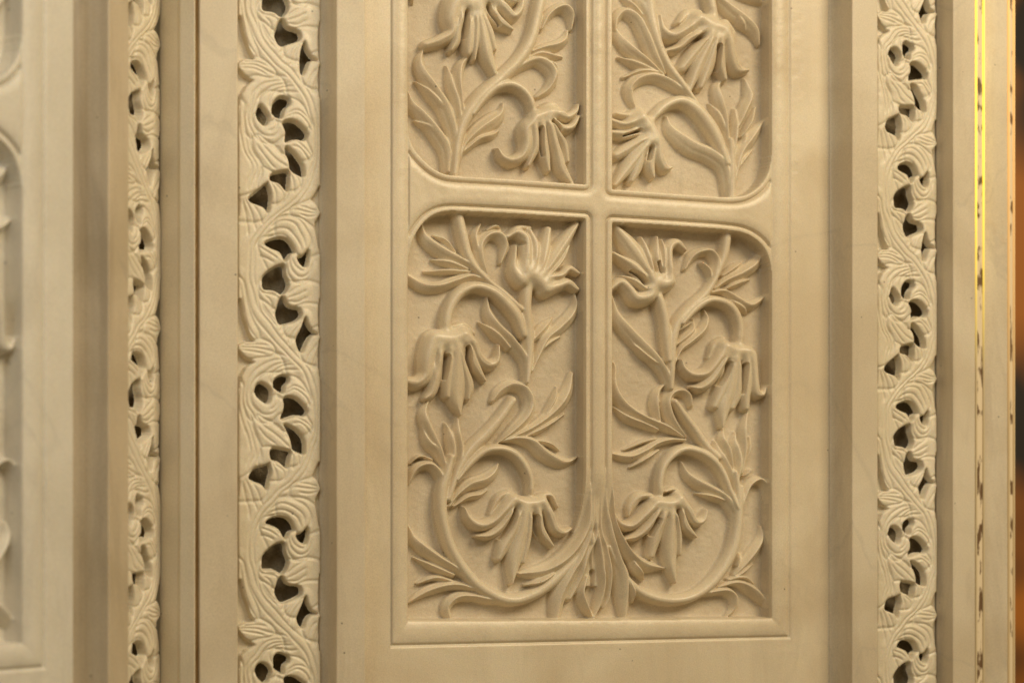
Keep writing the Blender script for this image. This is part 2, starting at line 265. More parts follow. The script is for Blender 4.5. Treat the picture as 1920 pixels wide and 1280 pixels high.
# ------------------------------------------------------------------ traced carving
# crops of the tracing: origin and zoom
CROP = {'A': (740, 0, 3.5568), 'B': (1110, 0, 3.2), 'C': (740, 360, 3.3684), 'D': (1110, 380, 3.3676),
        'E': (740, 700, 4.2667), 'F': (1110, 700, 4.2667), 'G': (740, 900, 3.8788), 'H': (1110, 900, 3.8788)}
CARVING = """
A stem 25: 400,1160,34 425,950,40 470,800,48 570,650,53 700,530,50 830,400,48 910,270,46 950,120,42 975,0,42 985,-60,40
A stem 25: 520,760,26 600,650,36 680,580,38 770,560,38 850,595,36 905,665,34 930,760,32
A flower 33: 930,775,40 980,765,50 1040,740,42/930,800,45 885,860,45 890,960,42 860,1035,40 790,1065,35 730,1040,26 700,985,10/935,850,32 945,980,34 905,1095,18/985,840,32 1000,950,38 1020,1040,35 1040,1130,16/1040,850,28 1090,1000,36 1130,1120,38 1195,1220,16/1080,870,22 1140,960,28 1165,1065,20/1040,745,42 1100,755,38 1160,775,32 1215,740,24 1238,690,10/1050,800,32 1120,850,34 1190,840,28 1240,770,14/b980,735,30 1050,700,28 1110,730,18
A leaf 22: 355,1140,30 350,1000,50 270,870,50 180,760,45 120,690,38 90,590,9/330,960,30 240,860,32 140,800,7
A leaf 22: 405,1050,25 395,880,45 340,720,55 270,600,50 195,480,45 175,400,35 200,320,9/350,760,36 250,640,34 150,540,7
A leaf 20: 440,850,25 420,700,35 385,580,35 370,500,28 355,435,8
A leaf 20: 460,780,22 440,640,30 430,520,38 450,430,35 515,358,7
A leaf 20: 425,1080,25 470,960,30 560,870,52 660,800,58 715,750,34 735,680,7/460,1010,20 560,930,28 650,900,28 705,865,7
A leaf 21: 790,490,15 860,430,35 950,400,38 1030,440,45 1065,510,38 1030,590,32 960,640,16/1010,400,20 1075,450,24 1082,560,9
A leaf 18: 860,400,12 960,360,25 1050,370,26 1130,375,8
A leaf 22: 985,190,15 1020,110,30 1080,58,32 1140,50,38 1185,100,34 1190,190,12
A leaf 20: 900,350,12 990,320,28 1080,300,36 1140,260,30 1165,200,12
A flower 34: 440,-10,80 540,10,95 640,-20,70/410,20,70 390,110,64 395,205,45 320,258,40 225,290,28/430,180,32 420,270,34 390,325,16/500,100,38 510,200,42 510,310,38 505,350,18/550,260,26 545,390,12/560,90,30 590,200,40 625,340,46 680,480,22/600,120,28 645,220,34 680,320,18/640,40,32 690,120,40 795,188,14/660,-20,42 740,50,38 800,100,32 850,55,28 865,-10,18/740,-60,40 800,0,26 840,-50,14
A leaf 16: 110,-60,20 128,16,8
B stem 26: 350,735,28 400,670,32 470,618,34 550,605,38 640,660,44 720,760,46 770,860,40 810,980,28
B stem 23: 340,-60,48 360,100,44 400,260,36 460,390,32 540,500,28 625,620,22
B stem 24: 840,1190,34 840,1000,30 830,840,22
B flower 34: 300,690,42 345,760,55 385,820,48/280,715,34 200,745,28 120,715,18/300,775,28 220,800,28 130,790,20/320,830,28 240,880,36 165,925,26/340,850,30 260,960,44 150,1105,16/310,900,24 285,1000,34 252,1078,16/365,890,28 360,980,34 382,1055,14/400,845,34 410,930,38 450,1000,30 492,1000,10/b290,670,35 220,690,22 160,680,10
B leaf 21: 570,570,14 480,500,32 380,460,34 290,470,38 235,520,34 240,580,30 268,640,12/420,440,14 300,428,20 200,460,10
B leaf 21: 440,440,12 380,340,35 320,200,38 270,110,38 200,68,34 155,110,26 150,180,12
B leaf 20: 430,450,12 330,370,30 230,290,38 170,220,34 148,165,12/380,430,20 280,390,28 170,340,8
B leaf 19: 345,150,15 310,50,30 280,-30,25/300,90,14 240,30,22 190,-20,12
B stem 24: 705,-50,36 735,110,36
B flower 34: 640,100,45 720,150,66 800,180,56/650,110,40 560,180,38 490,210,36 435,170,28 420,85,10/690,175,26 590,230,28 530,280,26 455,300,14/690,230,28 620,320,38 560,400,26/705,260,34 650,390,38 592,550,16/740,270,30 710,400,38 668,515,18/775,260,30 780,360,38 812,465,18/825,230,38 850,340,40 890,410,34 952,415,12/b520,140,18 580,80,28 650,80,28/b800,150,44 845,200,28 855,260,16
B leaf 22: 755,-20,20 840,60,40 930,130,40 990,190,34 1015,265,9/850,80,20 900,140,24 930,182,7
B leaf 18: 900,-40,30 1000,0,25 1040,20,12
B leaf 23: 825,1165,28 800,1010,38 720,930,50 610,880,52 530,820,45 475,760,32 460,695,9
B leaf 21: 820,900,18 800,720,30 770,600,38 760,520,30 802,462,8
B leaf 18: 800,800,15 760,700,28 715,620,7
B leaf 20: 840,960,22 865,780,30 870,655,14
B leaf 20: 870,780,16 920,660,38 950,580,36 930,475,12/900,820,10 950,740,20 992,640,7
B leaf 19: 860,1080,20 890,930,35 950,840,42 1010,760,26 1045,710,7/880,1010,12 920,950,15 970,900,6/905,860,14 935,790,8
C stem 23: 395,95,38 430,260,40 480,430,36 580,550,26 690,640,30 800,740,24
C stem 26: 325,890,38 340,760,40 400,650,40 500,595,36 610,620,40 700,690,45 780,790,45 815,900,34
C stem 24: 845,580,42 835,720,40 850,880,42 850,1050,35 835,1200,22
C leaf 21: 560,530,12 450,450,32 330,390,45 240,330,42 190,270,34 180,198,9/460,490,20 350,450,28 245,425,7/380,380,18 320,310,20 255,270,7
C leaf 21: 600,580,12 490,535,32 390,560,36 280,595,38 180,590,38 75,520,22/480,505,15 340,500,20 195,500,7
C leaf 22: 600,570,14 550,440,36 540,340,42 590,275,36 660,270,38 705,340,34 680,445,12/525,400,20 508,280,26 552,198,10/585,240,12 640,215,14 680,240,8
C leaf 22: 835,1180,20 825,1060,36 740,940,42 650,850,42 600,760,36 592,665,10/720,980,25 640,900,32 545,820,7
C leaf 21: 870,1130,14 910,1030,26 960,930,32 1040,860,44 1110,790,42 1150,720,30 1148,645,10/930,1000,10 980,950,18 1055,910,6/880,930,22 940,860,38 1005,792,7
C flower 34: 830,490,58 900,540,58 970,610,52/830,470,42 840,380,42 835,290,36 780,250,32 725,280,14/810,560,45 760,480,34 775,335,10/880,460,28 897,340,36 865,240,18/930,460,30 960,350,40 985,232,22/960,490,30 1050,360,46 1165,195,18/990,510,16 1060,430,22 1112,335,9/990,540,26 1060,520,28 1110,480,28 1175,510,14/960,615,48 1030,590,40 1100,570,34 1165,610,18/b700,280,10 780,225,18 860,225,16
C flower 34: 270,915,60 350,930,70 430,905,55/250,930,60 220,1050,55 210,1150,50 150,1200,42 75,1190,32/290,980,30 280,1100,35 250,1250,38 205,1300,16/400,1000,46 400,1150,64 400,1280,58 424,1405,10/350,1060,30 345,1180,40 345,1280,26/440,1100,30 480,1220,38 476,1300,16/470,990,34 510,1080,38 580,1185,14/440,890,42 500,950,36 540,1040,34 600,1085,38 655,1060,30 670,965,8/b370,850,16 440,838,20 505,890,14
D stem 23: 860,170,32 840,320,34 790,450,26 720,570,34 620,670,42 540,770,36 510,900,34 505,1040,30 500,1170,24
D stem 26: 930,895,34 935,780,34 900,680,36 830,625,34 740,615,34 650,670,34 570,760,24
D stem 24: 425,590,34 460,720,36 475,850,36 485,990,28
D leaf 22: 740,570,14 770,460,30 790,370,32 750,310,30 690,310,30 640,340,32 600,415,14/700,380,14 740,430,18 752,500,9
D leaf 20: 780,540,12 850,490,28 940,450,42 1020,400,44 1070,340,30 1080,285,7/850,540,10 920,510,22 1008,480,7/830,460,18 900,410,26 962,372,7
D leaf 21: 740,570,12 830,560,26 910,610,36 990,650,36 1060,620,26 1122,562,7/880,620,16 940,660,24 990,697,7
D leaf 22: 500,1165,30 460,1060,38 390,970,46 290,870,50 210,780,46 160,700,36 135,585,12/440,1040,14 330,960,22 230,860,9
D leaf 20: 520,1030,10 560,930,20 620,880,28 700,810,32 735,740,24 722,676,7/530,900,10 590,850,28 640,800,26 650,735,7/545,810,8 590,780,14 640,750,6
D flower 34: 400,500,50 460,510,58 505,500,45/350,430,30 270,290,56 150,135,20/380,420,20 350,300,28 320,215,9/340,480,34 270,400,36 150,318,16/370,585,48 290,600,44 240,540,36 190,500,34 120,550,16/340,540,20 270,490,24 200,460,9/430,430,22 415,330,34 422,212,10/455,420,18 462,300,20 450,230,9/500,470,34 490,360,34 500,275,34 550,248,30 605,295,12
D flower 34: 840,895,42 910,935,55 980,930,42/850,910,42 790,1010,40 730,1075,38 650,1085,34 595,1045,22 578,985,7/830,1010,24 770,1110,34 700,1165,30 635,1160,9/870,1040,30 850,1150,40 795,1280,24/900,1030,44 880,1180,50 850,1290,45 838,1412,10/925,1060,26 928,1200,36 905,1290,20/980,1010,30 985,1130,40 990,1290,24/1010,950,40 1030,1080,36 1050,1190,34 1090,1205,24 1112,1155,8/b830,860,20 780,900,24 742,980,10
E stem 23: 945,215,42 850,350,48 740,480,55 620,600,58 540,720,45 480,850,34 430,1000,34
E stem 26: 500,850,16 600,720,38 720,620,42 850,600,42 960,640,45 1040,730,45 1085,840,38 1090,960,34
E leaf 23: 820,560,10 960,450,46 1060,340,54 1090,230,55 1040,125,50 940,92,50 850,140,48 795,215,22
E leaf 21: 880,530,12 1030,470,30 1170,390,42 1300,280,56 1390,150,52 1430,0,24/1210,330,26 1280,200,30 1312,105,9/1050,500,14 1180,440,28 1372,322,7
E leaf 21: 850,545,12 980,520,34 1100,550,50 1200,640,56 1320,705,50 1400,705,32 1480,662,9/1100,530,18 1230,560,24 1330,610,7
E leaf 21: 420,800,20 370,640,40 310,520,54 255,390,50 245,300,42 292,185,7/400,760,20 340,620,45 270,550,42 218,415,7
E leaf 20: 440,800,20 470,640,45 450,500,42 418,398,12
E leaf 20: 500,780,20 530,620,36 510,480,42 512,335,12
E leaf 21: 395,1000,18 370,830,42 300,740,42 220,735,42 160,785,36 122,885,10/300,690,18 200,662,15 130,720,9
E leaf 20: 440,1060,22 500,970,30 600,890,52 720,850,56 800,790,42 845,715,7/480,1060,14 580,990,28 680,970,28 752,930,7
E flower 20: 320,-30,10 324,-24,10
G stem 26: 415,-170,26 385,-60,40 350,60,50 345,200,50 370,350,48 420,500,48 510,650,50 620,770,50 760,850,50 880,870,48 1010,830,48 1120,760,50 1230,660,42 1320,560,30 1370,460,16
G flower 34: 880,140,46 980,170,58 1080,150,46/870,130,46 800,220,45 720,300,40 630,328,42 555,280,32 518,195,9/850,230,22 780,340,36 700,400,32 610,405,9/b835,80,16 760,130,28 700,245,12/900,260,28 870,370,40 810,480,46 775,565,26/950,220,45 930,380,52 890,560,58 868,750,12/985,280,28 978,430,30 950,595,18/1050,260,38 1070,360,42 1165,478,14/1080,150,45 1140,260,40 1180,350,38 1240,378,32 1295,350,14/b1060,110,16 1140,110,20 1192,190,12
G leaf 22: 560,740,14 440,640,34 320,570,44 210,490,46 140,420,38 105,325,10/430,690,22 300,640,32 150,562,7
G leaf 21: 620,810,12 500,770,34 390,765,40 270,795,40 180,840,28 100,895,8/420,735,20 290,710,26 175,750,9
G leaf 22: 860,885,16 700,872,34 560,845,36 450,855,40 385,930,40 420,1035,22
G leaf 33: 1400,-60,12 1415,120,22 1400,330,36 1310,500,48 1200,610,50 1080,670,46 925,680,14/1160,680,25 1060,740,24 965,762,7
G leaf 32: 1440,-20,16 1430,330,24 1360,540,42 1270,700,52 1210,850,48 1190,1020,30
G leaf 31: 1470,40,18 1462,380,24 1400,550,36 1350,720,46 1290,860,26
G leaf 23: 1400,700,24 1365,820,32 1400,930,34 1460,1020,14
H stem 26: 120,480,16 170,590,26 240,700,34 340,800,42 450,850,45 580,872,45 720,850,42 850,770,45 960,640,45 1030,500,46 1062,350,44 1070,200,36 1060,50,30 1040,-60,24
H flower 34: 470,150,36 560,170,56 640,150,46/465,165,42 390,250,42 300,328,40 220,318,34 165,240,22 152,165,7/485,220,22 420,330,36 340,405,34 242,430,9/b430,110,24 345,122,36 295,190,34 275,255,10/520,270,36 480,400,48 450,545,28/580,260,34 580,450,56 590,600,46 622,745,10/630,330,22 645,430,30 652,535,18/650,230,32 690,330,38 772,410,14/640,120,42 710,220,38 760,298,32 820,290,30 852,215,9/b530,80,14 600,65,18 660,100,18
H leaf 20: 1040,690,10 1120,600,38 1190,510,42 1240,420,32 1242,335,8/1000,725,10 1080,680,20 1185,608,6/1060,620,12 1090,540,14
H leaf 21: 920,775,12 1050,745,28 1150,785,42 1230,850,40 1305,945,10/1000,722,14 1100,705,18 1190,750,8
H leaf 22: 760,840,14 880,812,30 980,805,36 1040,850,36 1040,930,28 985,1000,12
H leaf 33: 138,-80,12 145,120,18 160,300,22 220,450,36 300,560,40 400,620,42 548,640,7/300,600,25 340,660,28 392,722,9
H leaf 32: 100,-60,16 95,150,22 130,380,38 180,560,43 230,700,52 250,850,45 255,1010,22/260,720,20 300,820,24 312,885,10
H leaf 31: 62,0,16 62,350,22 100,500,30 130,680,38 132,850,26 98,935,8
H leaf 31: 25,20,16 20,300,24 60,520,32 85,740,34 70,880,36 25,1010,16
H leaf 31: -15,20,16 -20,280,26 -5,470,34 15,640,20
F leaf 22: 1185,1250,38 1140,1100,44 1060,990,48 940,920,50 850,870,46 770,800,34 733,705,7/1080,1030,22 980,990,28 848,955,7
F stem 26: 545,960,38 545,850,38 580,730,40 660,640,42 760,600,42 880,630,42 980,700,40 1050,800,38 1110,950,34 1165,1080,22
F stem 23: 665,225,32 740,330,36 830,450,40 920,580,40 1010,670,34
F leaf 23: 760,510,12 690,440,34 630,340,44 605,230,46 650,155,44 730,140,38 790,180,36 812,255,22/540,390,28 512,250,42 530,150,36 592,85,9
F leaf 22: 740,510,10 600,430,34 450,370,38 320,300,46 230,210,46 190,100,38 195,-30,28 188,-90,12/530,450,20 400,400,32 280,350,32 188,268,7
F leaf 21: 760,530,12 620,532,28 520,560,36 420,622,42 300,668,40 160,640,22/520,520,14 400,550,20 268,610,7/540,610,14 430,680,26 320,748,7
F leaf 21: 1172,1010,16 1120,830,38 1062,700,43 1020,620,38 1000,538,9
F leaf 20: 1130,760,20 1092,620,38 1052,520,34 1065,428,8
F leaf 20: 1172,860,22 1180,700,38 1152,560,34 1160,468,8
F leaf 21: 1205,800,18 1222,600,34 1222,450,34 1262,295,18/1235,700,10 1262,600,16 1282,508,7
F leaf 22: 1190,1110,16 1230,960,34 1270,885,36 1340,850,36 1395,905,30 1400,1035,10/1225,820,8 1275,775,12 1300,770,6
F stem 22: 1180,1200,32 1190,1050,28 1195,900,22
"""
CUTS = """
G 868,222,14 850,290,12 805,385,8 775,430,4
G 1018,265,15 1030,350,13 1065,420,8 1100,470,3
H 472,285,13 452,340,9 430,400,5
H 626,215,10 634,300,9 645,360,4
C 325,1040,15 322,1100,10 312,1180,5
C 457,985,12 468,1070,9 495,1150,4
C 765,300,14 805,325,10
D 858,1015,12 838,1090,9 805,1150,5
D 960,1025,10 957,1120,8 955,1200,4
D 335,505,12 290,460,8 250,430,4
D 428,440,8 412,380,6
A 478,82,12 474,150,10 468,250,6
A 620,42,12 650,110,8 700,170,4
A 968,860,10 974,960,8 990,1040,4
A 1050,812,9 1100,870,5
B 283,785,10 240,800,6 190,815,4
B 352,888,10 338,960,6
B 752,285,12 752,360,8 755,420,4
B 655,222,12 590,268,7 540,305,4
H 14,668,16 16,720,12 14,800,8
"""

P_LIP = 38.0
# panel lattice, regular along the wall, indexed by the photo column / row seen at p = 20
STEP = 1.15
u0, u1 = 726.0, 1503.0
v0, v1 = -130.0, 1232.0
us = np.arange(u0, u1, STEP); vs = np.arange(v0, v1, STEP)
GU, GV = np.meshgrid(us, vs)
rng = np.random.default_rng(5)

def c38(pts): return np.array([conv(a, b, P_LIP) for a, b in pts])

# openings of the four compartments (lip outlines), corners rounded towards the outer frame
def straight(*pts):
    P = [np.array(p, float) for p in pts]
    for _ in range(3):                  # cut the shallow corners so that the curves run smoothly
        out = []
        for i, p in enumerate(P):
            a, b = P[i - 1], P[(i + 1) % len(P)]
            da, db = p - a, b - p
            la, lb = np.hypot(*da), np.hypot(*db)
            if np.dot(da, db) / (la * lb + 1e-9) < 0.55: out.append(p); continue
            out += [p - da / la * min(la * 0.25, 9), p + db / lb * min(lb * 0.25, 9)]
        P = out
    return [tuple(p) for p in P]
O_UL = straight((767, -260), (767, 200), (768, 253), (777, 278), (796, 300), (816, 317), (840, 327), (960, 334), (1097, 344), (1097, -260))
O_UR = straight((1150, -260), (1150, 353), (1260, 361), (1376, 369), (1402, 364), (1425, 348), (1440, 324), (1446, 296), (1446, -260))
O_LL = straight((767, 1162), (767, 500), (768, 478), (777, 444), (797, 415), (818, 401), (842, 396), (960, 402), (1097, 411), (1097, 930), (1094, 965), (1084, 1000), (1066, 1030), (1090, 1100), (1111, 1160.5))
O_LR = straight((1111, 1160.5), (1140, 1100), (1170, 1050), (1156, 1000), (1150, 960), (1150, 418), (1250, 424), (1350, 431), (1392, 436), (1418, 449), (1437, 470), (1446, 500), (1446, 1157))
OUT = straight((767, -260), (767, 1162), (1446, 1157), (1446, -260))
sd = np.minimum.reduce([poly_sdf(GU, GV, c38(o)) for o in (O_UL, O_UR, O_LL, O_LR)])
so = poly_sdf(GU, GV, c38(OUT))
# mitred outer moulding: 34 wide at the sides, 46 at the foot
cl, cb0 = conv(767, 700, P_LIP)[0], c38([(767, 1162), (1446, 1157)])
cr_ = conv(1446, 700, P_LIP)[0]
foot = cb0[0, 1] + (GU - cb0[0, 0]) * (cb0[1, 1] - cb0[0, 1]) / (cb0[1, 0] - cb0[0, 0])
wf = 47.0 - (GU - cl) * (10.0 / 680.0)
fsd = np.maximum.reduce([cl - GU, (GU - cr_), (GV - foot) * 34.0 / wf])
so = np.where(so > 0, fsd, so)

def bead(s, a, b):                      # rounded roll between a and b, 0..1
    t = np.clip((s - a) / (b - a), 0, 1)
    return np.sqrt(np.clip(1 - (2 * t - 1) ** 2, 0, 1))
# outer frame roll and plate
wr = np.clip((so - 32.5) / 3.0, 0, 1); wr = wr * wr * (3 - 2 * wr)
roll = (27 + 13.5 * bead(so, -4, 40)) * (1 - wr) + 38.0 * wr
roll = roll - 3.2 * np.exp(-((so - 34.0) / 2.0) ** 2)
# inner bars: slim bead, quirk, gently convex fillet
bar = np.where(sd < 11.5, 27 + 10 * bead(sd, -3, 13) ** 0.6, 33.5 + 6.5 * np.sqrt(np.clip(1 - ((16 - np.clip(sd - 13, 0, 16)) / 16) ** 2, 0, 1))) - 4.5 * np.exp(-((sd - 12.6) / 1.2) ** 2)
frame_h = np.where(so > 0, roll, bar)
frame_h = np.where(sd <= 0, 0.0, frame_h)
# fade the foot of the mullion where it turns into leaves
muv = np.clip((GV - 880) / 130.0, 0, 1); muv = muv * muv * (3 - 2 * muv); inmull = (so < 0) & (GV > 700)
frame_h = np.where(inmull & (sd > 0), frame_h * (1 - muv) + 14 * muv, frame_h)
Hf = frame_h.copy()
LAB = np.zeros(GU.shape, np.int32)      # 0 ground
parts = [('panel_ground', None, 'ground')]
def new_part(name, parent=None, kind='stone'):
    parts.append((name, parent, kind)); return len(parts) - 1
I_PLATE = new_part('plate'); I_ROLL = new_part('frame_moulding'); I_BAR = new_part('crossbar'); I_MUL = new_part('mullion'); I_MUL2 = new_part('mullion')
LAB[so >= 34.0] = I_PLATE
LAB[(so > 0) & (so < 34.0)] = I_ROLL
barm = (so <= 0) & (sd > 0)
mull = barm & (np.abs(GU - conv(1123, 380, 38)[0]) < 40)
LAB[barm] = I_BAR
LAB[mull & (GV < 330)] = I_MUL
LAB[mull & (GV > 425)] = I_MUL2
LAB[barm & (GV > 1100)] = 0
Hf[barm & (GV > 1100)] = 0

CROWNS = []
for line in CARVING.strip().splitlines():
    head, body = line.split(': ')
    crop, kind, H = head.split(); H = float(H) * 1.12
    ox, oy, s = CROP[crop]
    pid = new_part(kind)
    first = True
    for k, st in enumerate(body.split('/')):
        back = st.startswith('b'); st = st.lstrip('b')
        P = np.array([[float(c) for c in w.split(',')] for w in st.split()])
        P = np.column_stack([ox + P[:, 0] / s, oy + P[:, 1] / s, P[:, 2] / s])
        sub = pid
        if kind == 'flower' and k > 0:
            sub = new_part('petal', pid)
        typ = kind if not (kind == 'flower') else ('crown' if k == 0 else 'petal')
        hh = H * (0.62 if back else (0.88 if (k > 0 and kind == 'leaf') else 1.0))
        # the trace was made on the crest of the piece: bring it to the lattice plane
        Q = np.array([list(conv(a, b, hh * 0.75)) + [w] for a, b, w in P])
        if typ == 'crown': CQ = Q
        if typ == 'petal' and not back:
            dd = [np.hypot(*(c[:2] - Q[0, :2])) for c in cr(CQ, 3.0)]
            n0 = cr(CQ, 3.0)[int(np.argmin(dd))]
            Q = np.vstack([[Q[0, 0] * 0.35 + n0[0] * 0.65, Q[0, 1] * 0.35 + n0[1] * 0.65, Q[0, 2] * 0.85], Q])
        if typ == 'leaf' and H > 35: Q[:, 2] *= 1.3
        if typ == 'petal': Q[1:-1, 2] *= 1.12; Q[-1, 2] *= 1.3
        C = cr(Q, 3.0); C[:, 2] = np.maximum(C[:, 2], 1.0)
        pad = C[:, 2].max() + 3
        j0 = max(0, int((C[:, 0].min() - pad - u0) / STEP)); j1 = min(len(us), int((C[:, 0].max() + pad - u0) / STEP) + 2)
        i0 = max(0, int((C[:, 1].min() - pad - v0) / STEP)); i1 = min(len(vs), int((C[:, 1].max() + pad - v0) / STEP) + 2)
        if j1 <= j0 or i1 <= i0: continue
        X, Y = GU[i0:i1, j0:j1], GV[i0:i1, j0:j1]
        r, q, t, d, nx, ny = nearest(X, Y, C)
        inside = r < 1
        if typ == 'stem':
            f = np.power(np.clip(1 - r ** 2.2, 0, 1), 0.55)
            hz = hh * (0.15 + 0.85 * f)
        elif typ == 'crown':
            hz = hh * (0.10 + 0.86 * np.sqrt(np.clip(1 - r ** 2, 0, 1)))
            CROWNS.append(C)
        else:
            lit = nx * 0.62 + ny * -0.78            # how much this side looks up and right
            kk = (0.42 if typ == 'leaf' else 0.22) * lit
            a = np.where(q > kk, (q - kk) / (1 - kk), (kk - q) / (1 + kk))
            sun = np.where(q > kk, lit, -lit)       # >0: the up-right side of the ridge
            a = np.clip(a, 0, 1)
            convex = np.power(np.clip(1 - a ** (1.4 if typ == 'leaf' else 2.0), 0, 1), 0.75)
            scoop = 0.34 + 0.66 * (1 - a) ** 1.8
            scoop *= np.clip((1 - a) / 0.10, 0, 1) ** 0.5
            mixw = np.clip(0.5 + sun * 0.9, 0, 1)
            if typ == 'petal':
                env = 1 - 0.36 * t ** 1.3
                prof = np.power(np.clip(1 - a ** 2.2, 0, 1), 0.6) * (1 - 0.25 * mixw) + 0.25 * mixw * scoop
                prof = prof - 0.05 * np.exp(-((q + kk + 0.28) / 0.16) ** 2) * np.clip(t * 3, 0, 1)
                hz = hh * env * (0.12 + 0.88 * prof)
            else:
                env = 0.86 + 0.2 * np.sin(np.pi * np.clip(t * 1.15, 0, 1)) - 0.30 * np.clip(t - 0.7, 0, 1) / 0.3
                prof = convex * (1 - mixw) + mixw * scoop
                # a faint second vein on the broad side
                vein = 0.09 * np.exp(-((a - 0.55) / 0.10) ** 2) * np.clip(1.2 - 1.2 * t, 0, 1)
                hz = hh * env * (0.14 + 0.86 * (prof - vein))
        hz = np.where(inside, hz, 0)
        cur = Hf[i0:i1, j0:j1]; lab = LAB[i0:i1, j0:j1]
        m = inside & (hz > cur)
        cur[m] = hz[m]; lab[m] = sub
CUTM = np.zeros(Hf.shape)
for line in CUTS.strip().splitlines():
    w_ = line.split(); ox, oy, sc_ = CROP[w_[0]]
    P = np.array([[float(c) for c in q_.split(',')] for q_ in w_[1:]])
    Q = np.array([list(conv(ox + a / sc_, oy + b / sc_, 22)) + [w / sc_] for a, b, w in P])
    r = nearest(GU, GV, cr(Q, 3.0))[0]
    CUTM = np.maximum(CUTM, np.clip((1.25 - r) / 0.5, 0, 1))
Hf = Hf * (1 - CUTM) + np.minimum(Hf, 2.0) * CUTM

# soften as old marble is softened, keep a touch of the chisel
Hs = blur(Hf, 0.75)
soft = blur(Hf, 3.6)
cm = np.zeros(Hf.shape)
for C in CROWNS:
    dd = np.full(Hf.shape, 1e9)
    for x, y, w in C[::2]:
        dd = np.minimum(dd, np.hypot(GU - x, GV - y) - w)
    cm = np.maximum(cm, np.clip(1 - (dd - 1) / 11.0, 0, 1))
foot_r = nearest(GU, GV, np.array([[*conv(1123, 890, 34), 14], [*conv(1120, 1000, 30), 26], [*conv(1116, 1050, 26), 20]]))[0]
cm = np.maximum(cm, 0.5 * np.clip((1.5 - foot_r) / 0.6, 0, 1))
cm = cm * np.clip((soft - 14) / 8.0, 0, 1)
cm *= 1 - np.clip(blur(CUTM, 2.0) * 1.6, 0, 1)
Hs = Hs * (1 - cm) + (soft + 0.6) * cm
near = blur(Hf, 5.0)
ground = LAB == 0
Hs = Hs + np.where(ground, 0.10 * near, 0)
edge = np.minimum.reduce([GU - GU.min(), GU.max() - GU, GV.max() - GV]); edge = np.clip(edge / 14.0, 0, 1)
Hs += edge * (0.15 * smooth_noise(Hf.shape, 14, rng) + 0.05 * smooth_noise(Hf.shape, 5, rng))
Hs += np.where(blur(ground.astype(float), 1.0) > 0.5, 0.16 * smooth_noise(Hf.shape, 6, rng) + 0.6 * smooth_noise(Hf.shape, 40, rng), 0)
WX, WZ = unproj(GU, GV, 20.0)
WY = -Hs * U
PAN = np.stack([WX, WY, WZ], -1)
du = np.gradient(PAN, axis=1); dv = np.gradient(PAN, axis=0)
NRM = np.cross(dv, du); NRM /= np.linalg.norm(NRM, axis=-1, keepdims=True)
if NRM[10, 10, 1] > 0: NRM = -NRM

def lattice_parts(V, N, lab_faces, parts_out):
    """cut one lattice into a mesh per label, keeping the common normals"""
    h, w = V.shape[:2]
    idx = np.arange(h * w).reshape(h, w)
    quads = np.stack([idx[:-1, :-1], idx[1:, :-1], idx[1:, 1:], idx[:-1, 1:]], -1).reshape(-1, 4)
    lf = lab_faces.ravel()
    Vf, Nf = V.reshape(-1, 3), N.reshape(-1, 3)
    order = np.argsort(lf, kind='stable'); ls = lf[order]
    ids, starts = np.unique(ls, return_index=True)
    ends = list(starts[1:]) + [len(ls)]
    for i, a, b in zip(ids, starts, ends):
        if i < 0: continue
        q = quads[order[a:b]]
        used, inv = np.unique(q, return_inverse=True)
        parts_out(int(i), Vf[used], inv.reshape(-1, 4), Nf[used])

panel = empty('carved_panel', (0, 0, 0))
tag(panel, 'cream marble panel carved with bell flowers and curling leaves around a raised cross', 'carved panel',
    'carved marble panels')
PANEL_OBJS = {}
lf = LAB[:-1, :-1].copy()
cnt = np.bincount(lf.ravel(), minlength=len(parts))
def components(lab):
    comp = np.arange(lab.size).reshape(lab.shape)
    for _ in range(400):
        old = comp
        for ax in (0, 1):
            L_ = lab if ax else lab.T; c_ = comp if ax else comp.T
            Lr = np.ascontiguousarray(L_).ravel(); cc = np.ascontiguousarray(c_).ravel()
            brk = np.r_[True, Lr[1:] != Lr[:-1]]; brk[::L_.shape[1]] = True
            st = np.flatnonzero(brk)
            mx = np.maximum.reduceat(cc, st)
            cc = np.repeat(mx, np.diff(np.r_[st, cc.size])).reshape(L_.shape)
            comp = cc if ax else cc.T
        if np.array_equal(comp, old): break
    return comp
comp = components(lf)                   # crumbs cut off by a crossing piece join whatever surrounds them
ids, inv, cn = np.unique(comp, return_inverse=True, return_counts=True)
big = np.zeros(len(parts), int); np.maximum.at(big, lf.ravel(), cn[inv.ravel()])
crumb = (cn[inv.ravel()].reshape(lf.shape) < np.maximum(60, 0.16 * big[lf]))
crumb &= lf > 0
for _ in range(200):
    if not crumb.any(): break
    src = np.where(crumb, -1, lf)
    for dy_, dx_ in ((0, 1), (0, -1), (1, 0), (-1, 0)):
        sh = np.roll(src, (dy_, dx_), (0, 1))
        m = crumb & (sh >= 0); lf[m] = sh[m]; crumb &= ~m
def make_panel(i, v, f, n):
    name, par, kind = parts[i]
    o = mesh_obj(name, v, f, M_GROUND if kind == 'ground' else M_MARBLE, None, n)
    PANEL_OBJS[i] = o
lattice_parts(PAN, NRM, lf, make_panel)
for i, o in PANEL_OBJS.items():
    par = parts[i][1]
    if par and par in PANEL_OBJS:
        p = PANEL_OBJS[par]; o.parent = p; o.location = o.location - p.location
    else:
        o.parent = panel

# ------------------------------------------------------------------ plan of the mouldings
def plan(u, p):
    x, _ = unproj(u, HY, p); return float(x), -p * U
Z0, Z1 = -0.22, 0.68

